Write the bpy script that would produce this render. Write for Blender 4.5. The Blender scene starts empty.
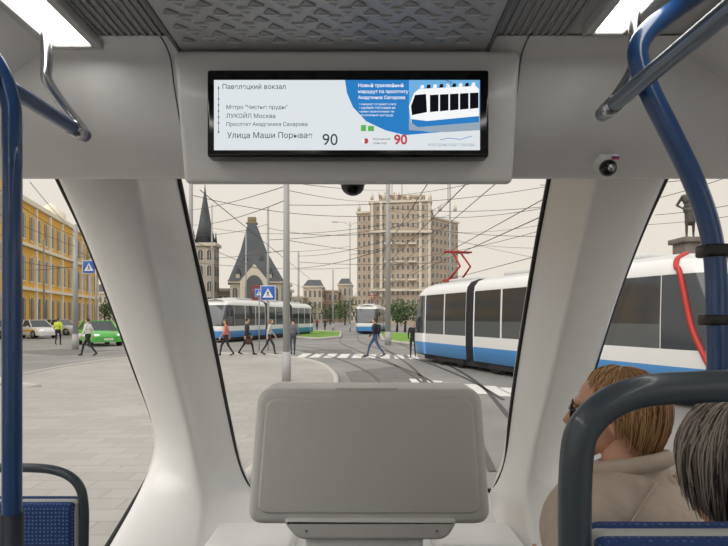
import bpy,bmesh,math,random
from mathutils import Vector,Matrix
random.seed(7)
F=530.;H=1.9;HZ=317.;CX=364.
V=Vector
def P(px,py,d): return V(((px-CX)/F*d,d,H+(HZ-py)/F*d))
def G(px,py,z=0):
    d=(H-z)*F/(py-HZ); return V(((px-CX)/F*d,d,z))
def R(x,d,z): return V((x,d,H+z))
def lin(c):
    c=c/255.; return c/12.92 if c<=.04045 else ((c+.055)/1.055)**2.4
MC={}
def mat(name,rgb,rough=.5,metal=0,emit=0,bump=0,bscale=60,var=0,vscale=4,spec=None,coat=0):
    if name in MC: return MC[name]
    m=bpy.data.materials.new(name); m.use_nodes=True
    nt=m.node_tree; b=nt.nodes['Principled BSDF']
    c=tuple(lin(x) for x in rgb)+(1,)
    b.inputs['Base Color'].default_value=c
    b.inputs['Roughness'].default_value=rough; b.inputs['Metallic'].default_value=metal
    if spec is not None: b.inputs['Specular IOR Level'].default_value=spec
    if coat: b.inputs['Coat Weight'].default_value=coat
    if emit:
        b.inputs['Emission Color'].default_value=c; b.inputs['Emission Strength'].default_value=emit
    if bump or var:
        tc=nt.nodes.new('ShaderNodeTexCoord')
    if bump:
        n=nt.nodes.new('ShaderNodeTexNoise'); n.inputs['Scale'].default_value=bscale
        nt.links.new(tc.outputs['Object'],n.inputs['Vector'])
        bp=nt.nodes.new('ShaderNodeBump'); bp.inputs['Strength'].default_value=bump; bp.inputs['Distance'].default_value=.02
        nt.links.new(n.outputs['Fac'],bp.inputs['Height']); nt.links.new(bp.outputs['Normal'],b.inputs['Normal'])
    if var:
        n=nt.nodes.new('ShaderNodeTexNoise'); n.inputs['Scale'].default_value=vscale; n.inputs['Detail'].default_value=6
        nt.links.new(tc.outputs['Object'],n.inputs['Vector'])
        r=nt.nodes.new('ShaderNodeValToRGB'); e=r.color_ramp.elements
        e[0].position=.3; e[1].position=.7
        e[0].color=tuple(x*(1-var) for x in c[:3])+(1,); e[1].color=tuple(min(1,x*(1+var)) for x in c[:3])+(1,)
        nt.links.new(n.outputs['Fac'],r.inputs['Fac']); nt.links.new(r.outputs['Color'],b.inputs['Base Color'])
    MC[name]=m; return m
def cat(pts,n=6,closed=False):
    pts=[V(p) for p in pts]; out=[]; N=len(pts)
    rng=range(N if closed else N-1)
    for i in rng:
        if closed: a,b,c,d=pts[(i-1)%N],pts[i],pts[(i+1)%N],pts[(i+2)%N]
        else: a,b,c,d=pts[max(i-1,0)],pts[i],pts[i+1],pts[min(i+2,N-1)]
        for k in range(n):
            t=k/n
            out.append(.5*((2*b)+(c-a)*t+(2*a-5*b+4*c-d)*t*t+(3*b-a-3*c+d)*t**3))
    if not closed: out.append(pts[-1])
    return out
def ico(sub):
    bm=bmesh.new(); bmesh.ops.create_icosphere(bm,subdivisions=sub,radius=1)
    vs=[v.co.copy() for v in bm.verts]; fs=[[v.index for v in f.verts] for f in bm.faces]; bm.free(); return vs,fs
ICO={k:ico(k) for k in (1,2,3)}
def capsule_geo(a,b,ra,rb,sub=2):
    a=V(a);b=V(b);ax=(b-a); ax=ax.normalized() if ax.length>1e-6 else V((0,0,1))
    vs,fs=ICO[sub]
    return [ (b+v*rb) if v.dot(ax)>0 else (a+v*ra) for v in vs],fs
class M:
    def __init__(s): s.v=[];s.f=[];s.m=[];s.sm=[];s.mats=[]
    def idx(s,mt):
        if mt not in s.mats: s.mats.append(mt)
        return s.mats.index(mt)
    def add(s,vs,fs,mt,sm=False):
        o=len(s.v); s.v+=[V(v) for v in vs]; ml=isinstance(mt,list)
        for i,f in enumerate(fs):
            s.f.append([o+k for k in f]); s.m.append(s.idx(mt[i] if ml else mt)); s.sm.append(sm)
    def box(s,c,size,mt,rz=0,bev=0,R=None,seg=2):
        bm=bmesh.new(); bmesh.ops.create_cube(bm,size=1)
        bmesh.ops.scale(bm,vec=size,verts=bm.verts)
        if bev: bmesh.ops.bevel(bm,geom=bm.edges[:],offset=bev,segments=seg,affect='EDGES',profile=.5)
        RR=R if R is not None else Matrix.Rotation(rz,3,'Z')
        bm.verts.index_update()
        s.add([RR@v.co+V(c) for v in bm.verts],[[v.index for v in f.verts] for f in bm.faces],mt,bev>0); bm.free()
    def tube(s,pts,r,mt,n=10,sm=0,closed=False,cap=True):
        pts=[V(p) for p in pts]
        if sm: pts=cat(pts,sm,closed)
        N=len(pts); rr=r if isinstance(r,list) else [r]*N
        if len(rr)!=N: rr=[rr[int(i*(len(rr)-1)/(N-1))] for i in range(N)]
        t0=(pts[1]-pts[0]).normalized(); u=t0.orthogonal().normalized(); vs=[];pt=t0
        for i,p in enumerate(pts):
            if closed: t=(pts[(i+1)%N]-pts[i-1]).normalized()
            else: t=(pts[min(i+1,N-1)]-pts[max(i-1,0)]).normalized()
            q=pt.rotation_difference(t); u=q@u; u=(u-t*u.dot(t)).normalized(); pt=t; w=t.cross(u)
            for k in range(n):
                a=2*math.pi*k/n; vs.append(p+(u*math.cos(a)+w*math.sin(a))*rr[i])
        fs=[]
        for i in range(N if closed else N-1):
            j=(i+1)%N
            for k in range(n): fs.append([i*n+k,i*n+(k+1)%n,j*n+(k+1)%n,j*n+k])
        if cap and not closed: fs.append(list(range(n))[::-1]); fs.append([(N-1)*n+k for k in range(n)])
        s.add(vs,fs,mt,True)
    def ell(s,c,r,mt,sub=3,R=None):
        vs,fs=ICO[sub]; c=V(c)
        o=[V((v.x*r[0],v.y*r[1],v.z*r[2])) for v in vs]
        if R is not None: o=[R@v for v in o]
        s.add([c+v for v in o],fs,mt,True)
    def cap(s,a,b,ra,rb,mt,sub=2):
        vs,fs=capsule_geo(a,b,ra,rb,sub); s.add(vs,fs,mt,True)
    def prism(s,poly,vec,mt,sm=False):
        poly=[V(p) for p in poly]; vec=V(vec); n=len(poly)
        s.add(poly+[p+vec for p in poly],[list(range(n)),[n+i for i in range(n)][::-1]]+[[i,(i+1)%n,n+(i+1)%n,n+i] for i in range(n)],mt,sm)
    def grid(s,rows,mt,sm=True):
        n=len(rows[0]); vs=[p for r in rows for p in r]
        s.add(vs,[[i*n+j,i*n+j+1,(i+1)*n+j+1,(i+1)*n+j] for i in range(len(rows)-1) for j in range(n-1)],mt,sm)
    def done(s,name,loc=(0,0,0),rz=0,parent=None,sub=0,bevel=0,fixn=False):
        me=bpy.data.meshes.new(name); me.from_pydata([tuple(v) for v in s.v],[],s.f)
        for m in s.mats: me.materials.append(m)
        me.polygons.foreach_set('material_index',s.m); me.polygons.foreach_set('use_smooth',s.sm); me.update()
        if fixn:
            bm=bmesh.new(); bm.from_mesh(me); bmesh.ops.recalc_face_normals(bm,faces=bm.faces); bm.to_mesh(me); bm.free()
        o=bpy.data.objects.new(name,me); bpy.context.scene.collection.objects.link(o)
        o.location=loc; o.rotation_euler=(0,0,rz)
        if parent: o.parent=parent
        if bevel:
            b=o.modifiers.new('bev','BEVEL'); b.width=bevel; b.segments=3; b.limit_method='ANGLE'
        if sub:
            b=o.modifiers.new('sub','SUBSURF'); b.levels=sub; b.render_levels=sub
        return o
def empty(name,loc=(0,0,0),rz=0):
    o=bpy.data.objects.new(name,None); o.location=loc; o.rotation_euler=(0,0,rz); o.empty_display_size=.1
    bpy.context.scene.collection.objects.link(o); return o
# ---------------- camera / world / light
cam=bpy.data.cameras.new('camera'); co=bpy.data.objects.new('camera',cam); bpy.context.scene.collection.objects.link(co)
co.location=(0,0,H); co.rotation_euler=(math.pi/2,0,0); cam.sensor_width=36; cam.lens=F*36/728; cam.shift_y=44/728; cam.clip_start=.05; cam.clip_end=2000
bpy.context.scene.camera=co
vs=bpy.context.scene.view_settings; vs.view_transform='Standard'; vs.look='None'; vs.exposure=0; vs.gamma=1
w=bpy.data.worlds.new('sky'); bpy.context.scene.world=w; w.use_nodes=True; nt=w.node_tree
bg=nt.nodes['Background']; tc=nt.nodes.new('ShaderNodeTexCoord'); sp=nt.nodes.new('ShaderNodeSeparateXYZ')
rp=nt.nodes.new('ShaderNodeValToRGB'); nt.links.new(tc.outputs['Generated'],sp.inputs[0])
nz=nt.nodes.new('ShaderNodeTexNoise'); nz.inputs['Scale'].default_value=2.5; nz.inputs['Detail'].default_value=5
mp=nt.nodes.new('ShaderNodeMapping'); mp.inputs['Scale'].default_value=(1,1,3.5)
nt.links.new(tc.outputs['Generated'],mp.inputs[0]); nt.links.new(mp.outputs[0],nz.inputs['Vector'])
ma=nt.nodes.new('ShaderNodeMath'); ma.operation='MULTIPLY_ADD'; ma.inputs[1].default_value=.35
nt.links.new(nz.outputs['Fac'],ma.inputs[0]); nt.links.new(sp.outputs['Z'],ma.inputs[2]); nt.links.new(ma.outputs[0],rp.inputs[0])
e=rp.color_ramp.elements; e[0].position=.05; e[0].color=(.80,.735,.64,1); e[1].position=.7; e[1].color=(.86,.84,.81,1)
m2=e.new(.35); m2.color=(.77,.71,.625,1)
nt.links.new(rp.outputs[0],bg.inputs[0]); bg.inputs[1].default_value=1.08
sl=bpy.data.lights.new('sun','SUN'); sl.energy=1.8; sl.angle=math.radians(60); sl.color=(1,.96,.90)
so=bpy.data.objects.new('sun',sl); bpy.context.scene.collection.objects.link(so); so.rotation_euler=(math.radians(42),0,math.radians(-35)); so.location=(-20,-20,40)
# ---------------- materials
white=mat('white_plastic',(222,221,219),.32,coat=.2)
whiteP=mat('pillar_plastic',(232,231,229),.25,coat=.35)
greyp=mat('grey_plastic',(190,189,186),.4,bump=.05,bscale=300)
ceilm=mat('ceiling_plastic',(188,187,186),.5)
dkgap=mat('seam_dark',(110,110,110),.6)
black=mat('black_rubber',(18,18,20),.4)
blkgl=mat('black_gloss',(8,8,10),.12)
blue=mat('blue_paint',(34,70,118),.28,coat=.4)
steel=mat('steel',(190,192,195),.25,1)
dkmetal=mat('dark_grey_tube',(62,72,80),.35,coat=.2)
floorm=mat('floor_vinyl',(105,105,108),.5,var=.1,vscale=40)
lamp=mat('lamp_diffuser',(255,252,246),.5,emit=7.5)
skin=mat('skin',(214,164,138),.5)
def fabric():
    m=bpy.data.materials.new('blue_fabric'); m.use_nodes=True; nt=m.node_tree; b=nt.nodes['Principled BSDF']
    t=nt.nodes.new('ShaderNodeTexCoord'); vo=nt.nodes.new('ShaderNodeTexVoronoi'); vo.inputs['Scale'].default_value=110; vo.inputs['Randomness'].default_value=.15
    r=nt.nodes.new('ShaderNodeValToRGB'); e=r.color_ramp.elements; e[0].position=.20; e[0].color=(.11,.20,.40,1); e[1].position=.34; e[1].color=(.020,.05,.17,1)
    nt.links.new(t.outputs['Object'],vo.inputs['Vector']); nt.links.new(vo.outputs['Distance'],r.inputs[0]); nt.links.new(r.outputs[0],b.inputs['Base Color']); b.inputs['Roughness'].default_value=.9
    return m
fab=fabric()
def glassm():
    m=bpy.data.materials.new('window_glass'); m.use_nodes=True; nt=m.node_tree; nt.nodes.clear()
    o=nt.nodes.new('ShaderNodeOutputMaterial'); a=nt.nodes.new('ShaderNodeBsdfTransparent'); a.inputs[0].default_value=(.985,.99,.99,1)
    g=nt.nodes.new('ShaderNodeBsdfGlossy'); g.inputs['Roughness'].default_value=.03; x=nt.nodes.new('ShaderNodeMixShader'); x.inputs[0].default_value=.02
    nt.links.new(a.outputs[0],x.inputs[1]); nt.links.new(g.outputs[0],x.inputs[2]); nt.links.new(x.outputs[0],o.inputs[0]); return m
glass=glassm()
# ---------------- tram interior shell
FL=.55; CZ=.69
m=M(); m.box((0,-.25,FL-.03),(2.36,6.5,.06),floorm); m.done('floor')
m=M()
m.box(R(0,-1.05,CZ+.03),(1.60,5.0,.05),ceilm)
for sgn in(-1,1):
    sec=[(.79,CZ),(.88,.655),(.98,.60),(1.07,.54),(1.13,.49),(1.15,.45)]
    m.grid([[R(sgn*x,y,z) for x,z in sec] for y in(-3.5,-1,.5,1.72)],white)
    m.box(R(sgn*.79,-1.05,CZ-.003),(.008,4.9,.01),dkgap)
m.box(R(-.078,-.9,CZ-.004),(.776,4.5,.018),ceilm,bev=.004)
for x0 in(-.47,.315): m.box(R(x0,-.9,CZ-.012),(.008,4.5,.006),dkgap)
perf=mat('perforation',(150,149,148),.6)
perf2=mat('perforation_raised',(205,204,203),.5)
row=0
y=.75
while y<1.30:
    x=-.43+(.028 if row%2 else 0)
    while x<.29:
        k=1 if int((x+1)/.056+row)%2 else -1
        m.prism([R(x-.017,y-.008*k,CZ-.0135),R(x+.017,y-.008*k,CZ-.0135),R(x+.004*k,y+.010*k,CZ-.0135)],(0,0,-.003),perf)
        m.prism([R(x-.017,y-.0085*k,CZ-.0135),R(x+.017,y-.0085*k,CZ-.0135),R(x+.017,y-.0115*k,CZ-.0135),R(x-.017,y-.0115*k,CZ-.0135)],(0,0,-.005),perf2)
        x+=.056
    y+=.030; row+=1
for a,b in((-.655,-.49),(.335,.50)):
    n=9
    for i in range(n):
        m.box(R(a+(b-a)*(i+.5)/n,-.9,CZ+.0025),(.007,4.4,.008),perf)
m.done('ceiling')
for (a,b,e1) in((-.775,-.665,1.31),(.535,.62,1.25)):
    m=M(); L=e1+3.2; c=(a+b)/2
    m.box(R(c,e1-L/2,CZ-.006),(b-a-.02,L,.02),lamp)
    for xx in(a-.002,b+.002): m.box(R(xx,e1-L/2,CZ-.008),(.022,L+.02,.028),greyp,bev=.003)
    m.box(R(c,e1+.01,CZ-.008),(b-a+.028,.02,.028),greyp,bev=.003)
    m.done('ceiling_light')
m=M(); m.box(R(0,2.15,.76),(2.36,1.3,.04),ceilm); m.done('ceiling')
# header
m=M()
prof=[(1.30,.69),(1.345,.683),(1.375,.66),(1.40,.60),(1.46,.51),(1.53,.455),(1.585,.425),(1.61,.42),(1.63,.43),(1.66,.47),(1.70,.60),(1.72,.75)]
pr=[(q.y,q.z) for q in cat([V((0,a,b)) for a,b in prof],4)]
m.grid([[R(x,a,b) for a,b in pr] for x in(-1.17,-.6,0,.6,1.17)],white)
for x in(-.50,.405):
    m.tube([R(x,a-.0005,b-.0005) for a,b in pr[:30]],.002,dkgap,n=6)
m.done('wall_front')
for sgn,nm in((-1,'wall_left'),(1,'wall_right')):
    m=M(); X=sgn*1.15; t=(sgn*.06,0,0)
    def Y(y,z): return V((X,y,z))
    lo=[Y(-3.5,FL),Y(2.5,FL),R(X,2.31,-1.05),R(X,1.0,-1.04),R(X,1.0,-.38),R(X,-3.5,-.38)]
    m.prism(lo,t,white)
    m.prism([R(X,-3.5,.50),R(X,1.98,.53),R(X,1.75,.75),R(X,-3.5,.75)],t,white)
    for a,b in((.62,1.0),(-1.4,-1.2),(-3.5,-3.2)): m.prism([R(X,a,-.4),R(X,b,-.4),R(X,b,.52),R(X,a,.52)],t,white)
    m.done(nm,fixn=True)
m=M(); m.box(R(0,-3.5,-.3),(2.4,.06,2.2),white); m.done('wall_back')
# pillars
def seq(lst): return [P(*p) for p in lst]
def onwall(lst,X): return [P(px,py,abs(X*F/(px-CX))) for px,py in lst]
LO=onwall([(58,178),(85,235),(110,300),(135,370),(150,410),(157,440),(150,472),(128,512),(100,558)],1.15)
LC=seq([(140,178,2.05),(151,235,2.17),(164,300,2.33),(180,370,2.52),(190,415,2.65),(199,455,2.76),(206,490,2.78),(205,525,2.65),(195,575,2.45)])
LW=seq([(177,178,2.3),(190,240,2.45),(205,305,2.62),(219,375,2.83),(228,420,2.97),(238,465,3.1),(250,492,3.2),(258,515,3.0),(262,560,2.7)])
RO=onwall([(668,172),(641,232),(616,298),(594,368),(580,410),(572,440),(578,472),(600,512),(628,558)],1.15)
RC=seq([(588,178,2.05),(577,235,2.17),(564,300,2.33),(548,370,2.52),(538,415,2.65),(529,455,2.76),(522,490,2.78),(523,525,2.65),(533,575,2.45)])
RW=seq([(551,178,2.3),(539,240,2.45),(528,305,2.62),(517,375,2.83),(511,420,2.97),(506,465,3.1),(494,492,3.2),(486,515,3.0),(480,560,2.7)])
def pre(l): return [l[0]+(l[0]-l[1])*1.15]+l
LO,LC,LW,RO,RC,RW=[pre(l) for l in(LO,LC,LW,RO,RC,RW)]
for O,C,W,sg,nm in((LO,LC,LW,-1,'windscreen_pillar'),(RO,RC,RW,1,'windscreen_pillar')):
    m=M(); rows=[]
    for o,c,q in zip(O,C,W):
        L=lambda a,b,t,dy=0: a.lerp(b,t)+V((0,dy,0))
        rows.append([o+V((sg*.02,.05,0)),o.copy(),L(o,c,.06,-.045),L(o,c,.20,-.085),L(o,c,.6,-.085),L(o,c,.92,-.055),L(o,c,.98,-.03),c+V((0,0.01,0)),L(c,q,.10,.015),L(c,q,.55,.0),L(c,q,.93,0),q.copy(),q+V((-sg*0.0,.07,0))])
    m.grid(rows,whiteP)
    o=m.done(nm,sub=2)
    g=M(); g.tube(O,.013,black,n=8,sm=5); g.tube([p+V((0,.015,0)) for p in W[:8]],.014,black,n=8,sm=5)
    g.done('rubber_gasket',parent=o)
m=M()
zs=LW[7].z
m.prism([V((-1.12,2.3,zs-.13)),V((-1.15,2.9,zs-.06)),V((-.72,3.24,zs-.005)),V((-.35,3.33,zs-.01)),V((.35,3.33,zs-.01)),V((.75,3.24,zs-.005)),V((1.15,2.9,zs-.06)),V((1.12,2.3,zs-.13))],(0,0,-.3),white)
m.box((-.55,2.62,zs-.06),(.42,.30,.10),white,bev=.03,seg=4)
m.box((.55,2.62,zs-.06),(.42,.30,.10),white,bev=.03,seg=4)
m.done('dashboard',fixn=True)
m=M(); m.tube([LW[7]+V((0,.015,0)),V((-.5,3.28,zs+.01)),V((0,3.32,zs+.01)),V((.52,3.28,zs+.01)),RW[7]+V((0,.015,0))],.014,black,n=8,sm=5); m.done('trim_1')
m=M(); rows=[]
for a,b in zip(LW[:8],RW[:8]):
    rows.append([a.lerp(b,t)+V((0,.03+.10*math.sin(math.pi*t),0)) for t in[i/8 for i in range(9)]])
m.grid(rows,glass); m.done('window_1')
for i,(O,X) in enumerate(((LO,-1.17),(RO,1.17))):
    m=M(); pts=[V((X,p.y,p.z)) for p in O]+[R(X,1.0,-1.04),R(X,1.0,.60)]
    m.add(pts,[list(range(len(pts)))],glass); m.done('window_%d'%(i+2))
    m=M(); m.add([R(X,-3.2,-.38),R(X,.62,-.38),R(X,.62,.5),R(X,-3.2,.5)],[[0,1,2,3]],glass); m.done('window_%d'%(i+4))
# ---------------- display
root=empty('passenger_information_display')
D0=1.35
m=M()
a=P(175,46,D0); b=P(519,184,D0); 
fr=[R(a.x,D0-.02,.672),R(b.x,D0-.02,.672),R(b.x-.006,D0+.03,.345),R(a.x+.012,D0+.03,.345)]
bm=bmesh.new()
bk=[R(a.x,1.52,.672),R(b.x,1.52,.672),R(b.x-.006,1.58,.40),R(a.x+.012,1.58,.40)]
vv=[bm.verts.new(p) for p in fr+bk]
for f in([0,1,2,3],[7,6,5,4],[0,4,5,1],[1,5,6,2],[2,6,7,3],[3,7,4,0]): bm.faces.new([vv[i] for i in f])
bmesh.ops.recalc_face_normals(bm,faces=bm.faces)
bmesh.ops.bevel(bm,geom=bm.edges[:],offset=.016,segments=4,affect='EDGES',profile=.5)
bm.verts.index_update()
m.add([v.co for v in bm.verts],[[v.index for v in f.verts] for f in bm.faces],white,True); bm.free()
o=m.done('housing',parent=root); 
DS=1.322
def rect(mm,x0,y0,x1,y1,d,mt,th=.003): 
    p=P(x0,y0,d);q=P(x1,y1,d); mm.prism([V((p.x,d,p.z)),V((q.x,d,p.z)),V((q.x,d,q.z)),V((p.x,d,q.z))],(0,th,0),mt)
m=M(); c=P(348,113.5,DS); wv=P(488.5,157,DS)-P(207,70,DS)
m.box((c.x,DS+.02,c.z),(wv.x,.045,-wv.z),blkgl,bev=.006,seg=3); m.done('bezel',parent=root)
def emis(n,rgb,s=1):
    k='screen_'+n
    if k in MC: return MC[k]
    mm=bpy.data.materials.new(k); mm.use_nodes=True; nt=mm.node_tree; nt.nodes.clear()
    o=nt.nodes.new('ShaderNodeOutputMaterial'); e=nt.nodes.new('ShaderNodeEmission'); e.inputs[0].default_value=tuple(lin(x) for x in rgb)+(1,); e.inputs[1].default_value=s
    nt.links.new(e.outputs[0],o.inputs[0]); MC[k]=mm; return mm
sw=emis('white',(222,228,232)); sb=emis('blue',(46,126,196)); sl2=emis('lightblue',(112,176,224)); sk=emis('ink',(64,70,76)); sdk=emis('black',(18,20,26)); swh=emis('purewhite',(246,248,250)); sg=emis('green',(96,176,84)); sr=emis('red',(190,70,80)); sgy=emis('grey',(150,168,184))
m=M(); d=DS-.004
rect(m,214,80,480,150,d,sw)
m.prism([P(x,y,d-.001) for x,y in((345,80),(480,80),(480,124),(440,132),(405,135),(385,130),(366,121),(353,107),(347,93))],(0,.001,0),sb)
m.prism([P(x,y,d-.002) for x,y in((409,80),(480,80),(480,126),(452,130),(430,132),(409,129))],(0,.001,0),sl2)
m.prism([P(x,y,d-.0025) for x,y in((409,118),(480,112),(480,130),(445,132),(409,130))],(0,.001,0),sgy)
m.prism([P(x,y,d-.003) for x,y in((414,93),(419,89),(476,86),(479,89),(479,122),(418,127),(411,122),(409,106))],(0,.001,0),swh)
m.prism([P(x,y,d-.004) for x,y in((411,106),(415,95),(426,94),(427,112),(412,115))],(0,.001,0),sdk)
for i,x in enumerate((430,440,450,460,470)): m.prism([P(a_,b_,d-.004) for a_,b_ in((x,95-i*.5),(x+8.5,94.5-i*.5),(x+8.5,111-i*.8),(x,112-i*.8))],(0,.001,0),sdk)
m.prism([P(x,y,d-.004) for x,y in((411,119),(427,121),(479,116),(479,122),(418,127),(412,123))],(0,.001,0),sb)
for i in range(9): m.prism([P(a_,b_,d-.0035) for a_,b_ in((420+i*6.4,88.5-i*.3),(424+i*6.4,88.2-i*.3),(424+i*6.4,85-i*.3),(421+i*6.4,85-i*.3))],(0,.001,0),sdk if i%2 else swh)
m.tube([P(446,87,d-.003),P(452,82,d-.003),P(446,80.5,d-.003)],.0008,sdk,n=4)
rect(m,361,125,366,131,d-.003,sg,.001); rect(m,368,126,374,131,d-.003,sg,.001)
m.ell(P(366,141,d-.002),(.006,.002,.007),sr,2); m.ell(P(363.5,141,d-.003),(.003,.002,.005),swh,2)
m.tube([P(440,140,d-.002),P(448,138,d-.002),P(460,139.5,d-.002),P(472,136,d-.002)],.0008,sb,n=4)
m.tube([P(218.5,86,d-.002),P(218.5,133,d-.002)],.0007,sk,n=6)
for yy in(88,99,105,111,117,123,132): m.ell(P(218.5,yy,d-.002),(.002,.002,.002),sk,2)
m.done('screen_image',parent=root)
def text(body,px0,pyb,px1,d,mt,parent,bold=0):
    cu=bpy.data.curves.new('t','FONT'); cu.body=body; cu.size=.02; cu.offset=bold; cu.extrude=.0003
    o=bpy.data.objects.new('text_line',cu); bpy.context.scene.collection.objects.link(o); cu.materials.append(mt)
    bpy.context.view_layer.update(); wdt=o.dimensions.x; tgt=(px1-px0)/F*d; k=tgt/max(wdt,1e-4)
    o.scale=(k,k,k); o.rotation_euler=(math.pi/2,0,0); o.location=P(px0,pyb,d); o.parent=parent
d2=d-.004
text('Павелецкий вокзал',222,89,285,d2,sk,root)
text('Метро "Чистые пруды"',226,109,287,d2,sk,root)
text('ЛУКОЙЛ Москва',226,118,275,d2,sk,root)
text('Проспект Академика Сахарова',226,126,307,d2,sk,root)
text('Улица Маши Порывае',227,138,312,d2,sk,root)
text('90',322,145,337,d2,sk,root)
text('Новый трамвайный',358,87,403,d2,swh,root,.0002)
text('маршрут по проспекту',358,93,408,d2,swh,root,.0002)
text('Академика Сахарова',358,99,405,d2,swh,root,.0002)
for i,t_ in enumerate(('• маршрут соединит центр','• удобная пересадка на','• новые низкопольные ва','• бесплатный проезд до')): text(t_,359,105+i*3.7,396-i,d2,swh,root)
text('90',394,144,407,d2,sr,root,.0005)
text('Московский',373,140,390,d2,sk,root)
text('транспорт',373,144,387,d2,sk,root)
text('мостранспорт города',428,146,474,d2,sgy,root)
m=M(); m.tube([R(-.034,1.60,.45),R(-.034,1.60,.402)],.040,greyp,n=24); m.ell(R(-.034,1.60,.398),(.036,.036,.032),blkgl); m.done('ceiling_camera_dome')
m=M(); c=P(608,168,1.52); m.tube([c+V((0,.05,.035)),c+V((0,.0,.02))],.032,white,n=24); m.ell(c,(.024,.024,.024),blkgl); m.tube([c+V((0,-.018,-.004)),c+V((0,-.026,-.006))],.011,steel,n=16); m.done('security_camera')
m=M()
c=P(596,157,1.495)
for i,cm in enumerate(((235,235,235),(40,70,160),(200,40,40))): m.box(c+V((.055,0,-.004*i+.004)),(.02,.003,.004),mat('flag%d'%i,cm,.6))
m.done('flag_sticker')
# ---------------- console
def rpoly(pts,r,n=5):
    out=[];N=len(pts)
    for i in range(N):
        p=V(pts[i]);a=V(pts[i-1]);b=V(pts[(i+1)%N]); u=(a-p).normalized()*r; v=(b-p).normalized()*r
        for k in range(n+1):
            t=k/n; out.append((p+u)*(1-t)**2+p*2*t*(1-t)+(p+v)*t*t)
    return out
root=empty('driver_console')
def slab(mm,px,d,th,r,mt,bev=.02):
    pts=rpoly([P(x,y,d) for x,y in px],r)
    bm=bmesh.new(); n=len(pts)
    a=[bm.verts.new(V((p.x,d,p.z))) for p in pts]; b=[bm.verts.new(V((p.x,d+th,p.z))) for p in pts]
    ff=bm.faces.new(a); bm.faces.new(b[::-1])
    for i in range(n): bm.faces.new([a[i],b[i],b[(i+1)%n],a[(i+1)%n]])
    bmesh.ops.recalc_face_normals(bm,faces=bm.faces)
    bmesh.ops.bevel(bm,geom=list(ff.edges),offset=bev,segments=5,affect='EDGES',profile=.5)
    bm.verts.index_update()
    mm.add([v.co for v in bm.verts],[[v.index for v in f.verts] for f in bm.faces],mt,True); bm.free()
cons=mat('console_plastic',(196,195,191),.42,bump=.04,bscale=400)
m=M()
slab(m,[(257,389),(482,389),(492,526),(246,526)],2.2,.22,.07,cons,.035)
slab(m,[(266,399),(473,399),(481,514),(257,514)],2.192,.04,.05,cons,.010)
m.done('console_shell',parent=root)
m=M()
slab(m,[(280,519),(460,519),(447,541),(297,541)],2.185,.18,.04,cons,.02)
m.box(R(-0.0,2.32,-1.12),(.5,.2,.42),white,bev=.02)
slab(m,[(335,388),(398,388),(396,393),(337,393)],2.215,.1,.01,cons,.006)
for x in(306,437): m.tube([P(x,531,2.18),P(x,531,2.20)],.005,dkgap,n=12)
m.done('console_base',parent=root)
# ---------------- handrails
m=M()
m.tube([(-.684,1.03,FL),(-.684,1.03,H),(-.684,1.03,H+.34),(-.688,1.03,H+.42),(-.71,1.02,H+.49),(-.76,.98,H+.57),(-.80,.93,H+.66)],.0175,blue,n=16,sm=6)
m.tube([(-.684,1.03,FL),(-.684,1.03,FL+.42+.55),(-.684,1.03,H-.38)],.0205,mat('pole_sleeve',(22,30,48),.5),n=16)
m.tube([(-.684,1.03,FL),(-.684,1.03,FL+.02)],.04,steel,n=20)
m.done('handrail_pole')
def overhead(x,z,d0,d1,cx,cd,mt,name):
    m=M()
    m.tube([R(x,d0,z+.18),R(x,d0+.05,z+.06),R(x,d0+.14,z),R(x,d1-.1,z),R(x,d1,z)],.0165,mt,n=14,sm=6)
    m.tube([R(x,d1-.03,z-.001),R(x,d1+.0,z+.0),R(x+(cx-x)*.3,d1+.005,z+.02),R(cx,cd+.01,z+.09),R(cx,cd,z+.14),R(cx,cd,CZ)],.0125,steel,n=14,sm=6)
    m.tube([R(x,d1-.06,z),R(x,d1-.02,z)],.019,steel,n=14)
    m.tube([R(cx,cd,CZ),R(cx,cd,CZ-.012)],.03,steel,n=20)
    m.done(name)
overhead(-.708,.46,.45,1.345,-.745,1.245,blue,'ceiling_grab_rail')
overhead(.535,.455,.35,1.19,.594,1.165,mat('rail_greyblue',(120,130,142),.28,.6),'ceiling_grab_rail')
m=M(); d=1.10; xb=P(718,420,d).x
m.tube([R(P(712,-15,d).x,d,CZ),P(694,-4,d),P(670,13,d),P(650,29,d),P(639,45,d),P(639,63,d),P(650,92,d),P(670,132,d),P(693,180,d),P(708,222,d),P(715,262,d),P(717,320,d),P(718,420,d),V((xb,d,H-.5)),V((xb,d,FL))],.0205,blue,n=16,sm=6)
m.tube([V((xb,d,FL)),V((xb,d,FL+.02))],.045,steel,n=20)
c=P(716,251,d); m.box(c,(.06,.05,.026),black,bev=.005); m.tube([c,R(1.14,d+.05,c.z-H)],.014,black,n=10)
c=P(717,320,d); m.box(c,(.055,.045,.022),black,bev=.004); m.tube([c,R(1.14,d+.05,c.z-H)],.012,black,n=10)
m.done('handrail_pole')
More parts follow.
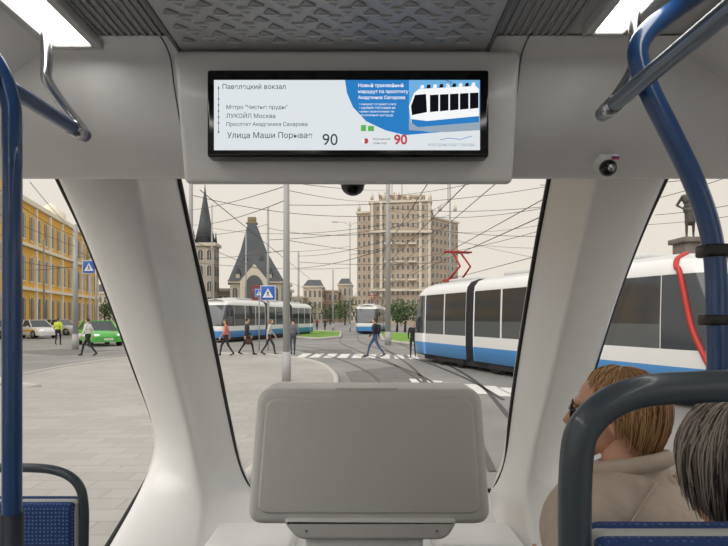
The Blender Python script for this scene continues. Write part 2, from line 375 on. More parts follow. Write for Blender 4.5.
# ---------------- seats
def seat(name,loc,rz,wd,backh,handle,hr=.018,hside=0,seath=.43):
    root=empty(name,loc,rz)
    m=M(); m.box((0,0,(seath+backh)/2+.0),(wd,.05,backh-seath+.06),greyp,bev=.022,seg=4)
    m.box((0,.22,seath-.045),(wd,.42,.045),greyp,bev=.02,seg=3)
    m.box((0,.20,(seath-.06)/2),(.10,.22,seath-.06),dkmetal,bev=.01); m.box((0,.2,.012),(.26,.32,.024),dkmetal,bev=.006); m.done('shell',parent=root)
    m=M(); m.box((0,.235,seath-.012),(wd-.03,.40,.05),fab,bev=.022,seg=4)
    m.box((0,.020,(seath+backh)/2+.03),(wd-.02,.05,backh-seath),fab,bev=.022,seg=4)
    m.box((0,-.020,(seath+backh)/2+.04),(wd-.015,.03,backh-seath-.02),fab,bev=.012,seg=4)
    m.done('upholstery',parent=root)
    m=M(); h=handle; a=wd/2+.008
    m.tube([(-a,-.005,backh-.32),(-a,-.005,backh-.1),(-a,-.005,h-.095),(-a+.016,-.005,h-.038),(-a+.065,-.005,h-.008),(-a+.15,-.005,h),(a-.15,-.005,h+.004),(a-.065,-.005,h-.004),(a-.016,-.005,h-.034),(a,-.005,h-.09),(a,-.005,backh-.1),(a,-.005,backh-.32)],hr,dkmetal,n=18,sm=6)
    m.done('handle',parent=root)
seat('bus_seat',(.238+.235,.60,FL),0,.455,H-.272-FL,H-.078-FL)
seat('bus_seat',(-.685-.225,1.30,FL),0,.435,H-.478-FL,H-.372-FL,hr=.011)
root=empty('side_bench_seat',(.80,1.47,FL))
m=M(); m.box((0.06,0,.385),(.50,.56,.05),greyp,bev=.02); m.box((.3,0,.55),(.05,.56,.36),greyp,bev=.02); m.box((.08,0,.18),(.3,.4,.36),dkmetal,bev=.01); m.done('shell',parent=root)
m=M(); m.box((.04,0,.405),(.46,.54,.05),fab,bev=.022,seg=4); m.box((.27,0,.57),(.05,.54,.3),fab,bev=.022,seg=4); m.done('upholstery',parent=root)
# ---------------- people
def remesh(prims,voxel,it=4):
    t=M(); dm=mat('tmp',(128,128,128))
    for p in prims:
        if p[0]=='c': t.cap(p[1],p[2],p[3],p[4],dm,2)
        else: t.ell(p[1],p[2],dm,3,p[4] if len(p)>4 else None)
    o=t.done('tmp')
    r=o.modifiers.new('r','REMESH'); r.mode='VOXEL'; r.voxel_size=voxel
    s=o.modifiers.new('s','SMOOTH'); s.factor=.5; s.iterations=it
    dg=bpy.context.evaluated_depsgraph_get(); me=bpy.data.meshes.new_from_object(o.evaluated_get(dg))
    vs=[v.co.copy() for v in me.vertices]; fs=[list(p.vertices) for p in me.polygons]; cs=[p.center.copy() for p in me.polygons]
    bpy.data.objects.remove(o); mats=[]
    pre=[]
    for p in prims:
        if p[0]=='c':
            a=V(p[1]);b=V(p[2]);ab=b-a; pre.append((0,a,ab,max(ab.length_squared,1e-9),p[3],p[4],p[5]))
        else:
            Ri=p[4].inverted() if len(p)>4 else None; pre.append((1,V(p[1]),p[2],min(p[2]),Ri,0,p[3]))
    for c in cs:
        best=1e9;bm_=None
        for p in pre:
            if p[0]==0:
                t_=max(0,min(1,(c-p[1]).dot(p[2])/p[3])); dd=(c-p[1]-p[2]*t_).length-(p[4]+(p[5]-p[4])*t_)
            else:
                q=c-p[1]
                if p[4] is not None: q=p[4]@q
                dd=(V((q.x/p[2][0],q.y/p[2][1],q.z/p[2][2])).length-1)*p[3]
            if dd<best: best=dd;bm_=p[6]
        mats.append(bm_)
    return vs,fs,mats
eyem=mat('eye_dark',(30,25,25),.3); lipm=mat('lips',(160,85,80),.5); shoem=mat('shoe_dark',(35,33,33),.6)
def hand(m,wr,dirv,side,skinm,curl=.35):
    dirv=V(dirv).normalized(); side=V(side); side=(side-dirv*side.dot(dirv)).normalized(); nrm=dirv.cross(side)
    pc=wr+dirv*.045
    vs,fs=ICO[2]; m.add([pc+dirv*v.x*.05+side*v.y*.040+nrm*v.z*.016 for v in vs],fs,skinm,True)
    for k,(off,ln) in enumerate(((.028,.068),(.009,.076),(-.010,.070),(-.028,.055))):
        b=pc+dirv*.040+side*off; j=b+(dirv+nrm*curl*.5).normalized()*ln*.5; t_=j+(dirv*.8+nrm*curl*1.6).normalized()*ln*.5
        m.cap(b,j,.0088,.008,skinm,1); m.cap(j,t_,.008,.0065,skinm,1)
    b=pc+side*.03-dirv*.02; j=b+(side*.8+dirv*.7).normalized()*.035; t_=j+(dirv+side*.25+nrm*.3).normalized()*.03
    m.cap(b,j,.011,.009,skinm,1); m.cap(j,t_,.009,.0075,skinm,1)
def face(m,hc,R_,sm_=1.0,lip=True):
    f=lambda x,y,z: hc+R_@V((x,y,z))
    for sx in(-1,1): m.ell(f(sx*.031,.083,.008),(.012,.006,.006),eyem,1)
    m.ell(f(0,.088,-.060),(.022,.007,.005),lipm,1)
def person(name,loc,yaw,h=1.72,stride=.28,swing=.18,top=(60,60,70),pants=(45,50,65),hair=(60,45,35),skirt=False,bag=None,longhair=False,bulk=1.0,mono=None,lean=0,akimbo=False,vox=.02):
    k=h/1.72
    tm=mono or mat('cloth_%d_%d_%d'%top,top,.85); pm=mono or mat('cloth_%d_%d_%d'%pants,pants,.85); hm=mono or mat('hair_%d_%d_%d'%hair,hair,.7); sk=mono or skin; sh=mono or shoem
    b=bulk; L=[]; hc=V((0,.03+lean*1.5,1.60))
    sx=.175*b
    L+=[('e',(0,0,.93),(.155*b,.115*b,.13),pm),('e',(0,lean*.3,1.08),(.14*b,.105*b,.14),tm),('e',(0,lean*.7,1.27),(.168*b,.118*b,.19),tm),('c',(-sx*.8,lean,1.41),(sx*.8,lean,1.41),.062*b,.062*b,tm),('c',(0,lean,1.43),(0,.015+lean*1.3,1.54),.058,.05,sk)]
    for sg,st in((1,stride),(-1,-stride)):
        kn=V((sg*.10,st*.62+.05,.50)); an=V((sg*.10,st*1.05 if st>0 else st*1.25,.09 if st>=0 else .16))
        L+=[('c',(sg*.085,0,.90),kn,.088,.058,pm),('c',kn,an,.056,.040,pm)]
        L+=[('c',an+V((0,-.03,-.035)),an+V((0,.15,-.045 if st>=0 else -.11)),.042,.034,sh)]
        sw=-swing if st>0 else swing
        if akimbo: el=V((sg*.38,-.06,1.15)); wr=V((sg*.18,.08,.98))
        else: el=V((sg*(.235*b),-.03+sw*.35+lean,1.13)); wr=V((sg*.235*b,sw+.05+lean,.90))
        L+=[('c',(sg*sx,lean,1.39),el,.056,.045,tm),('c',el,wr,.044,.031,tm)]
    L+=[('e',hc+V((0,0,.015)),(.072,.088,.098),sk),('e',hc+V((0,.022,-.055)),(.052,.060,.052),sk),('c',hc+V((0,.085,.0)),hc+V((0,.103,-.022)),.008,.012,sk),
        ('e',hc+V((0,-.022,.035)),(.083,.088,.092),hm)]
    for sg in(-1,1): L.append(('e',hc+V((sg*.077,-.005,-.005)),(.012,.02,.03),sk))
    if longhair: L+=[('c',hc+V((0,-.06,0)),hc+V((0,-.07,-.16)),.075,.06,hm)]
    if skirt: L+=[('c',(0,0,.9),(0,0,.6),.15,.19,tm)]
    vs_,fs_,ms=remesh(L,vox,4)
    m=M(); m.add(vs_,fs_,ms,True)
    for i,(sg,st) in enumerate(((1,stride),(-1,-stride))):
        sw=-swing if st>0 else swing
        wr=V((sg*.18,.08,.98)) if akimbo else V((sg*.235*b,sw+.05+lean,.90))
        hand(m,wr,(0,.1,-1) if not akimbo else (-sg*.4,.4,-.5),(0,1,0),sk)
    face(m,hc,Matrix.Identity(3))
    if bag=='back':
        bmt=mat('backpack',(30,32,40),.8); m.box((0,-.17,1.24),(.28,.15,.40),bmt,bev=.05,seg=3)
        for sg in(-1,1): m.tube([(sg*.1,-.12,1.42),(sg*.11,.0,1.48),(sg*.11,.12,1.36),(sg*.12,.08,1.15),(sg*.12,-.12,1.08)],.014,bmt,n=6,sm=3)
    if bag=='hand':
        bmt=mat('handbag',(70,45,35),.6); x=.25*b; m.box((x,.05,.62),(.10,.30,.24),bmt,bev=.03); m.tube([(x,-.04,.73),(x,.05,.86),(x,.14,.73)],.01,bmt,n=6,sm=4)
    for v in m.v: v*=k
    return m.done(name,loc,yaw)
def walk(px,py,yaw,z=0,**kw): return person('pedestrian',G(px,py,z),math.radians(yaw),**kw)
walk(375,357,80,top=(38,40,52),pants=(66,86,126),bag='back',h=1.85,stride=.34)
walk(226,356,95,z=.05,top=(206,126,112),pants=(45,42,48),hair=(90,60,45),longhair=True,h=1.74)
walk(247,355,-70,z=.05,top=(62,58,62),pants=(38,38,44),h=1.80,bag='hand')
walk(269,355,-85,z=.05,top=(200,196,188),pants=(50,52,62),h=1.75,lean=.06,longhair=True,hair=(120,90,60))
walk(293,355,20,z=.05,top=(108,110,116),pants=(72,76,90),h=1.80,stride=.12)
walk(88,356,85,top=(222,222,220),pants=(24,24,28),h=1.85,stride=.36)
walk(58,345,10,top=(196,212,60),pants=(30,34,48),h=1.82,stride=.1,bulk=1.1)
walk(413,357,170,top=(34,34,40),pants=(40,42,52),h=1.66,stride=.16)
walk(317,331,30,top=(120,60,60),pants=(40,42,52),stride=.1)
walk(325,331,30,top=(60,60,60),pants=(40,42,52),stride=.1)
br=mat('bronze_dark',(78,74,70),.5,.3)
sd=26.
sp_=P(690,238,sd); person('statue',sp_,math.radians(150),h=2.5,stride=.05,mono=br,akimbo=True,bulk=1.35,skirt=True,vox=.02)
m=M(); st=mat('pedestal_granite',(120,110,104),.6,var=.15)
m.box((sp_.x,sp_.y,sp_.z/2),(1.1,1.1,sp_.z-.02),st,bev=.03); m.box((sp_.x,sp_.y,sp_.z-.15),(1.4,1.4,.25),st,bev=.03); m.box((sp_.x,sp_.y,.3),(2,2,.6),st,bev=.04); m.done('statue_pedestal')
def hairobj(name,parent,hc,yawh,rx,ry,rz,mats,n,ends,tilt=0,vol=1.0,seed=1,drop=1.35):
    rnd=random.Random(seed); Rm=Matrix.Rotation(yawh,3,'Z')@Matrix.Rotation(tilt,3,'X')
    def endang(a):
        a=abs((a+math.pi)%(2*math.pi)-math.pi)
        xs=[0,math.radians(45),math.radians(75),math.radians(110),math.pi]
        for i in range(4):
            if a<=xs[i+1]:
                t=(a-xs[i])/(xs[i+1]-xs[i]); return math.radians(ends[i]+(ends[i+1]-ends[i])*t)
        return math.radians(ends[-1])
    def pt(a,th,f):
        s_=math.sin(th)
        if th>math.pi/2:
            s_=max(s_,.80) if th<2.2 else .80
        return hc+Rm@V((rx*s_*math.sin(a)*f,ry*s_*math.cos(a)*f-.012,rz*math.cos(th)*f*(drop if th>1.57 else 1)))
    m=M(); rows=[]
    for i in range(37):
        a=2*math.pi*i/36; e_=endang(a); rows.append([pt(a,e_*j/14,.93*vol) for j in range(15)])
    m.grid(rows,mats[0])
    for i in range(n):
        a=rnd.uniform(0,2*math.pi); e_=endang(a)*rnd.uniform(.72,1.06); st=rnd.uniform(.02,.5)
        f=rnd.uniform(.93,1.03)*vol; da=rnd.uniform(-.25,.25); w1=rnd.uniform(0,6); ps=[]
        for j in range(11):
            t=j/10; th=st+(e_-st)*t
            ps.append(pt(a+da*t+.05*math.sin(w1+4*t),th,f*(.965+.06*math.sin(math.pi*min(1,t*1.1)))))
        m.tube(ps,[.0016]*5+[.0022]*4+[.0012,.0005],mats[rnd.choice((0,1,1,2,2,2))],n=3,cap=False)
    return m.done(name,parent=parent)
def passenger(name,loc,yaw,headyaw,jacket,pants,hairm,ends,glasses=False,hair_n=1500,head_tilt=0,seed=1,skinmat=None,vol=1.0,bulk=1.0,drop=1.35,hs=1.0):
    root=empty(name,loc,0); sk=skinmat or skin
    Rb=Matrix.Rotation(yaw,3,'Z'); B=lambda x,y,z: Rb@V((x,y,z))
    jm=jacket; L=[]; q=bulk
    L+=[('e',B(0,0,.12),(.19,.17,.13),pants),('e',B(0,.0,.22),(.185*q,.165*q,.16),jm),('e',B(0,.01,.36),(.195*q,.17*q,.19),jm),('c',B(-.14*q,-.015,.465),B(.14*q,-.015,.465),.085,.085,jm),
        ('c',B(-.06,-.03,.515),B(.06,-.03,.515),.07,.07,jm),('c',B(0,.0,.53),B(0,.02,.62),.058,.054,sk)]
    for sg in(-1,1):
        L+=[('c',B(sg*.09,.0,.09),B(sg*.11,.40,.085),.088,.065,pants),('c',B(sg*.11,.41,.08),B(sg*.11,.40,-.34),.062,.045,pants),('c',B(sg*.11,.38,-.375),B(sg*.12,.54,-.385),.042,.036,shoem)]
        L+=[('c',B(sg*.19*q,-.01,.45),B(sg*.26*q,.04,.21),.080,.068,jm),('c',B(sg*.26*q,.04,.21),B(sg*.08,.22,.19),.062,.046,jm)]
    v_,f_,m_=remesh(L,.011,5)
    m=M(); m.add(v_,f_,m_,True)
    for sg in(-1,1): hand(m,B(sg*.085,.215,.19),B(-sg*.7,.6,-.10),B(0,.3,1),sk)
    m.tube([B(math.sin(a)*.088,-.02+math.cos(a)*.082,.565-.025*math.cos(a)) for a in[math.pi*2*i/20 for i in range(20)]],.022,jm,n=10,closed=True)
    for sg in(-1,1):
        m.tube([B(sg*.05,-.105,.54),B(sg*.13,-.104,.50),B(sg*.215,-.09,.43)],.004,jm,n=6,sm=4)
    m.done('body',parent=root)
    hc=B(0,.035,.69); Rh=Matrix.Rotation(headyaw,3,'Z')@Matrix.Rotation(head_tilt,3,'X')
    f=lambda x,y,z: hc+Rh@V((x*hs,y*hs,z*hs))
    E=lambda *r: tuple(q_*hs for q_ in r)
    L=[('e',f(0,-.008,.02),E(.074,.094,.098),sk,Rh),('e',f(0,.03,-.035),E(.060,.062,.065),sk,Rh),('c',f(0,.055,-.085),f(0,.062,-.088),.028*hs,.024*hs,sk),
       ('c',f(0,.088,.012),f(0,.107,-.022),.008*hs,.013*hs,sk),('c',f(-.018,.085,-.055),f(.018,.085,-.055),.010,.010,sk),('c',f(-.028,.082,.03),f(.028,.082,.03),.012,.012,sk),
       ('e',f(-.045,.055,-.025),E(.022,.025,.025),sk),('e',f(.045,.055,-.025),E(.022,.025,.025),sk),('c',f(0,-.02,-.05),B(0,0,.54),.056,.056,sk)]
    for sg in(-1,1): L.append(('e',f(sg*.078,-.005,-.01),(.010,.020,.031),sk,Rh))
    v_,f_,m_=remesh(L,.0045,4); m=M(); m.add(v_,f_,m_,True); 
    for sx in(-1,1):
        m.ell(f(sx*.031,.081,.008),(.013,.010,.009),mat('eye_white',(225,220,215),.3),2,Rh); m.ell(f(sx*.031,.089,.008),(.006,.004,.006),eyem,2,Rh)
    m.cap(f(-.018,.093,-.058),f(.018,.093,-.058),.005,.005,lipm); m.done('head',parent=root)
    if glasses:
        m=M(); gl=mat('sunglass_lens',(14,13,14),.08)
        for sx in(-1,1):
            m.ell(f(sx*.036,.096,.006),(.032,.006,.026),gl,3,Rh)
            m.tube([f(sx*.064,.092,.014),f(sx*.079,.07,.013),f(sx*.086,.0,.008),f(sx*.086,-.02,.0)],.0045,gl,n=8,sm=3)
        m.cap(f(-.012,.101,.010),f(.012,.101,.010),.004,.004,gl); m.done('sunglasses',parent=root)
    hairobj('hair',root,hc+Rh@V((0,-.012,.012)),headyaw,.094,.108,.112,hairm,hair_n,ends,head_tilt,seed=seed,vol=vol,drop=drop)
    return root
beige=mat('beige_jacket',(190,174,158),.8,bump=.6,bscale=16,var=.08,vscale=14)
darkc=mat('dark_coat',(48,48,54),.85); trous=mat('dark_trousers',(50,48,52),.85)
hb=[mat('hair_brown_dark',(110,74,46),.45),mat('hair_brown_mid',(168,124,80),.4),mat('hair_blond',(206,168,122),.4)]
hg=[mat('hair_grey_dark',(70,62,57),.5),mat('hair_grey_mid',(122,112,104),.45),mat('hair_grey_light',(168,158,148),.45)]
passenger('seated_woman',(.725,1.47,.935),math.radians(38),math.radians(66),beige,trous,hb,(50,56,92,128,140),glasses=True,hair_n=2500,seed=3,vol=1.12,bulk=1.15,drop=1.3,hs=1.12)
passenger('seated_passenger',(.590,.80,.965),0,math.radians(-5),darkc,trous,hg,(60,66,105,118,126),hair_n=1900,seed=9)
# ---------------- outside ground
asph=mat('asphalt',(136,134,131),.85,var=.20,vscale=.35,bump=.15,bscale=30)
def pave():
    m=bpy.data.materials.new('plaza_paving'); m.use_nodes=True; nt=m.node_tree; b=nt.nodes['Principled BSDF']; b.inputs['Roughness'].default_value=.8
    t=nt.nodes.new('ShaderNodeTexCoord'); br=nt.nodes.new('ShaderNodeTexBrick'); br.inputs['Scale'].default_value=1.0
    br.inputs['Brick Width'].default_value=.6; br.inputs['Row Height'].default_value=.3; br.inputs['Mortar Size'].default_value=.008
    br.inputs['Color1'].default_value=(.50,.475,.44,1); br.inputs['Color2'].default_value=(.44,.42,.39,1); br.inputs['Mortar'].default_value=(.36,.34,.31,1)
    n=nt.nodes.new('ShaderNodeTexNoise'); n.inputs['Scale'].default_value=.35; mx=nt.nodes.new('ShaderNodeMixRGB'); mx.blend_type='MULTIPLY'; mx.inputs[0].default_value=.4
    nt.links.new(t.outputs['Object'],br.inputs['Vector']); nt.links.new(t.outputs['Object'],n.inputs['Vector']); nt.links.new(br.outputs[0],mx.inputs[1]); nt.links.new(n.outputs[0],mx.inputs[2]); nt.links.new(mx.outputs[0],b.inputs['Base Color']); return m
pv=pave(); curbm=mat('granite_curb',(185,180,174),.7)
m=M(); m.add([(-400,-60,0),(400,-60,0),(400,500,0),(-400,500,0)],[[0,1,2,3]],asph)
pat=mat('asphalt_patch',(112,110,108),.85,var=.12,vscale=1.5)
for pts in(((345,372),(398,366),(440,385),(420,402),(360,396)),((300,350),(350,349),(356,354),(310,356)),((0,352),(60,349),(120,350),(60,356))): m.prism([G(*p)+V((0,0,.001)) for p in pts],(0,0,.003),pat)
m.done('road',fixn=False)
edge=[G(-60,392),G(0,381),G(70,367),G(130,359),G(190,355),G(250,355),G(290,358),G(318,364),G(332,373),G(336,386)]
edge=[V((-40,edge[0].y,0))]+edge+[V((-.8,9,0)),V((-1.5,4,0)),V((-1.9,-20,0))]
es=cat(edge,5); m=M()
m.prism([V((p.x,p.y,.0)) for p in es]+[V((-40,-20,0))],(0,0,.05),pv); m.tube([V((p.x,p.y,.03)) for p in es],.09,curbm,n=6)
m.done('plaza_pavement',fixn=True)
grass=mat('grass',(108,148,50),.9,var=.25,vscale=.8,bump=.3,bscale=8)
m=M()
for poly in([G(288,338),G(318,340),G(340,338),G(341,333),G(315,331.5),G(296,332)],[G(383,341),G(400,344),G(414,345.5),G(440,345),G(470,342),G(430,336),G(381,333),G(381,336)]):
    m.prism(poly,(0,0,.16),grass); m.tube([p+V((0,0,.08)) for p in poly],.13,curbm,n=6,closed=True)
m.done('lawn',fixn=True)
wm=mat('road_paint',(222,221,217),.7,var=.12,vscale=6)
m=M()
for i in range(9):
    px=298+i*13.5
    y0=27.5-.12*i;y1=24.9-.12*i; x=(px-CX)/F*26
    m.prism([(x,y1,.004),(x+.45,y1,.004),(x+.55,y0,.004),(x+.1,y0,.004)],(0,0,.006),wm)
for i in range(7):
    p=G(412+i*19,383+i*2.0); m.prism([p+V((0,-.9,.004)),p+V((.42,-1.0,.004)),p+V((.42,.9,.004)),p+V((0,1.,.004))],(0,0,.006),wm)
m.tube([G(110,364),G(0,383)],.04,wm,n=4)
m.done('crosswalk_marking',fixn=True)
railm=mat('rail_steel_track',(84,80,77),.45,.3)
m=M()
def track(pts):
    c=cat([G(*p) for p in pts],8)
    for off in(-.76,.76):
        ps=[]
        for i,p in enumerate(c):
            t=(c[min(i+1,len(c)-1)]-c[max(i-1,0)]).normalized(); ps.append(p+V((-t.y,t.x,0))*off)
        for i in range(len(ps)-1):
            a,b=ps[i],ps[i+1]; t=(b-a).normalized(); nn=V((-t.y,t.x,0))*.05
            m.add([a-nn+V((0,0,.012)),b-nn+V((0,0,.012)),b+nn+V((0,0,.012)),a+nn+V((0,0,.012))],[[0,1,2,3]],railm)
track([(430,470),(425,410),(412,388),(388,371),(352,358),(318,351),(285,346)])
track([(470,400),(440,378),(404,361),(372,351),(350,342),(350,336)])
track([(470,420),(452,384),(430,366),(404,352),(385,342)])
m.done('tram_tracks')
# ---------------- trams
tw=mat('tram_white',(228,228,227),.3,coat=.3); tb=mat('tram_blue',(74,142,204),.35,coat=.2); tg=mat('tram_glass_dark',(50,56,62),.10,spec=.8); tgr=mat('tram_roof_grey',(205,205,204),.5); tbk=mat('tram_bellows',(40,40,43),.8); trd=mat('tram_red',(190,50,45),.35)
tg2=mat('tram_interior_band',(84,90,93),.15,spec=.8)
ZR=[.30,.36,.86,1.22,1.75,2.80,2.98,3.16,3.28,3.33]; WR=[1.10,1.21,1.25,1.25,1.245,1.21,1.17,1.02,.70,0]
NR=len(ZR)
def tram(name,nose,u,length,nmod=3,red=True,mirrors=True,panto=(.5,)):
    m=M(); yaw=math.atan2(-u[0],u[1])
    st=[]
    body=length-3.0; ml=body/nmod
    for k in range(nmod):
        s0=1.5+k*ml; s1=s0+ml-(.5 if k<nmod-1 else 0)
        nwin=max(2,int((s1-s0)/1.45)); ww=(s1-s0)/nwin
        for i in range(nwin):
            st.append((s0+i*ww,'post',1,0,0)); st.append((s0+i*ww+.07,'win',1,0,0)); st.append((s0+(i+1)*ww-.02,'post',1,0,0))
        if k<nmod-1:
            st.append((s1,'bel',1,0,0))
            for q in range(6): st.append((s1+.02+q*.09,'bel',.93 if q%2 else .88,0,0))
            st.append((s1+.5,'bel',1,0,0))
    NT=8
    tn=[(1.5-1.5*math.sin(math.pi/2*i/NT),'nose',1,i/NT,-1) for i in range(NT,-1,-1)]
    hn=[(length-1.5+1.5*math.sin(math.pi/2*i/NT),'nose',1,i/NT,1) for i in range(0,NT+1)]
    al=tn+st+hn
    def ring(S):
        s_,k,wsc,t,sg=S; pts=[]
        for sd in(-1,1):
            rng=range(NR) if sd<0 else range(NR-2,-1,-1)
            for i in rng:
                z=ZR[i];w_=WR[i]*wsc; y_=s_
                if t>0:
                    w_*=math.sqrt(max(0,1-(.80*t)**2.4)); rk=max(0,(z-1.0)/2.34); y_-=sg*t*.95*rk**1.3; 
                    if z>2.8: z-=.12*t
                    if z<.9: y_-=sg*.12*t*(.9-z)
                pts.append(V((sd*w_,y_,z)))
        return pts
    rows=[ring(S) for S in al]; n=len(rows[0])
    def rowmat(i,kind,t):
        j=i if i<NR-1 else 2*(NR-1)-1-i
        if kind=='bel': return tbk
        if j==0: return tbk
        if j==1: return tb
        if j==2: return tw
        if j in(3,4):
            if kind=='win': return tg if j==4 else tg2
            if kind=='nose' : return tg if t>.12 else tw
            return tw
        if j in(5,6): return tw
        return tgr
    fs=[];ms=[]
    for a in range(len(rows)-1):
        S=al[a]; kind=S[1]; t=max(S[3],al[a+1][3])
        if S[1]=='nose' or al[a+1][1]=='nose': kind='nose' if (S[1]=='nose' and al[a+1][1]=='nose') else 'post'
        for i in range(n-1): fs.append([a*n+i,a*n+i+1,(a+1)*n+i+1,(a+1)*n+i]); ms.append(rowmat(i,kind,t))
    for a in(0,len(rows)-1):
        for i in range(NR-1):
            q=[a*n+i,a*n+i+1,a*n+n-2-i,a*n+n-1-i]
            if i==NR-2: q=q[:3]
            if len(set(q))<3: continue
            fs.append(q); ms.append(rowmat(i,'nose',1))
    m.add([p for r in rows for p in r],fs,ms,True)
    m.box((0,length/2,.24),(2.1,length-2.2,.2),tbk)
    for k in range(nmod):
        yc=1.5+ml*(k+.5)
        m.box((0,yc,.3),(2.3,2.2,.3),tbk,bev=.05)
        for sx in(-1,1):
            for dy in(-.75,.75): m.tube([(sx*1.12,yc+dy,.33),(sx*1.0,yc+dy,.33)],.31,tbk,n=20)
        m.box((0,yc,3.34),(1.3,ml*.5,.16),tgr,bev=.06)
    for k in panto:
        yc=length*k
        pr_=mat('pantograph_red',(165,50,42),.5)
        m.box((0,yc,3.42),(1.0,1.0,.10),pr_)
        for sx in(-.3,.3): m.tube([(sx,yc-.35,3.45),(sx*.8,yc+.5,3.95),(sx*.6,yc-.2,4.6)],.045,pr_,n=6)
        m.tube([(-.6,yc-.2,4.6),(.6,yc-.2,4.6)],.045,pr_,n=6); m.tube([(-.6,yc-.0,4.6),(.6,yc-.0,4.6)],.04,pr_,n=6)
    if red:
        for sd in(-1,1):
            for lst in [hn]:
                sg=1; pts=[]
                for i in range(2,NR-1):
                    tt=.62-.50*math.sin(math.pi*.5*((i-1)/(NR-2)))
                    sS=(length-1.5+1.5*math.sin(math.pi/2*tt))
                    rg=ring((sS,'nose',1,tt,sg)); p=rg[i] if sd<0 else rg[n-1-i]; pts.append(p+V((sd*.01,0,0)))
                m.tube(pts,.06,trd,n=6,sm=5)
    for sg,y_ in((1,length-.25),(-1,.25)):
        for sx in(-.62,.62): m.ell((sx,y_-sg*.02,.85),(.16,.14,.07),mat('headlight',(235,235,230),.2,emit=.6),2)
    if mirrors:
        for sx in(-1,1):
            m.tube([(sx*1.1,length-1.1,2.7),(sx*1.4,length-.8,2.68),(sx*1.42,length-.78,2.45)],.025,tbk,n=6,sm=3); m.box((sx*1.42,length-.78,2.2),(.18,.12,.5),tbk,bev=.04)
    p0=V((nose[0],nose[1],0))-V((u[0],u[1],0))*length
    return m.done(name,p0,yaw)
A=G(416,361);Bp=G(515,379); u=(Bp-A).normalized(); nr=V((-u.y,u.x,0)); 
if nr.x<0: nr=-nr
off=nr*1.27
nose=A+u*13.7+off
tram('tram',nose,u,14.4,nmod=3,panto=(.15,),mirrors=False)
a=V((-12.6,39,0));b=V((-8.0,56,0)); u2=(a-b).normalized(); tram('tram',a+V((1.2,0,0)),u2,19,nmod=3,panto=(.6,),red=False)
u3=V((-.12,-1,0)).normalized(); tram('tram',V((.2,58,0)),u3,16,nmod=2,panto=(.5,),red=False)
u4=V((-.55,.83,0)).normalized(); tram('tram',V((5.75,7.6,0)),u4,14,nmod=2,panto=(.5,),red=False)
# ---------------- cars
tyre=mat('tyre',(22,22,22),.8); rim=mat('rim',(150,150,150),.4,.6)
def car(px,py,yaw,col,stripe=None,van=False):
    paint=mat('car_%d_%d_%d'%col,col,.3,coat=.6); m=M()
    Wd=.88; top=[(-2.15,.55),(-2.05,.72),(-1.2,.88),(-.9,.92),(1.7,.95),(2.0,.90),(2.15,.6)]
    rows=[]
    for y,z in top:
        w_=Wd*(.86 if abs(y)>2.1 else (.96 if abs(y)>1.9 else 1)); rows.append([V((-w_*.95,y,.25)),V((-w_,y,.40)),V((-w_,y,z-.12)),V((-w_*.93,y,z)),V((w_*.93,y,z)),V((w_,y,z-.12)),V((w_,y,.40)),V((w_*.95,y,.25))])
    m.grid(rows,paint,True)
    for r_ in(rows[0],rows[-1]): m.add(r_,[list(range(8))],paint)
    zt=1.48 if not van else 1.95
    if van: ys=[(-1.5,-.95),(1.95,1.85)]
    else: ys=[(-1.05,-.35),(1.75,1.15)]
    b_=[V((x*.82,ys[0][0],.88)) for x in(-1,1)]+[V((x*.82,ys[1][0],.9)) for x in(1,-1)]
    t_=[V((x*.64,ys[0][1],zt-.05)) for x in(-1,1)]+[V((x*.64,ys[1][1],zt-.05)) for x in(1,-1)]
    m.add(b_+t_,[[0,1,5,4],[1,2,6,5],[2,3,7,6],[3,0,4,7]],tg)
    m.prism([v+V((0,0,-.01)) for v in t_],(0,0,.06),paint)
    for i in range(4): m.tube([b_[i],t_[i]],.045,paint,n=6)
    for x in(-1,1): m.tube([V((x*.82,.35,.9)),V((x*.645,.35,zt-.03))],.04,paint,n=6)
    for x in(-1,1):
        for y in(-1.32,1.32):
            m.tube([(x*.90,y,.32),(x*.68,y,.32)],.32,tyre,n=24); m.tube([(x*.91,y,.32),(x*.88,y,.32)],.19,rim,n=16)
        m.ell((x*.62,-2.08,.66),(.18,.07,.07),mat('headlight',(235,235,230),.2,emit=.6),2); m.ell((x*.66,2.1,.72),(.14,.06,.08),mat('taillight',(150,20,20),.3),2)
        m.box((x*.97,-.75,.95),(.16,.1,.11),paint,bev=.03)
        if stripe: m.box((x*.885,0,.62),(.012,3.2,.16),mat('stripe_%d'%stripe[0],stripe,.4))
    m.box((0,-2.15,.42),(.5,.03,.12),wm)
    for v in m.v: v*=1.12
    return m.done('car' if not van else 'van',G(px,py),math.radians(yaw))
car(99,345,40,(76,176,66),(235,235,230)); car(35,338,60,(228,228,226),(230,170,40)); car(60,335,80,(205,205,205)); car(3,338,60,(180,182,186)); car(18,333,60,(232,232,230),None,True)
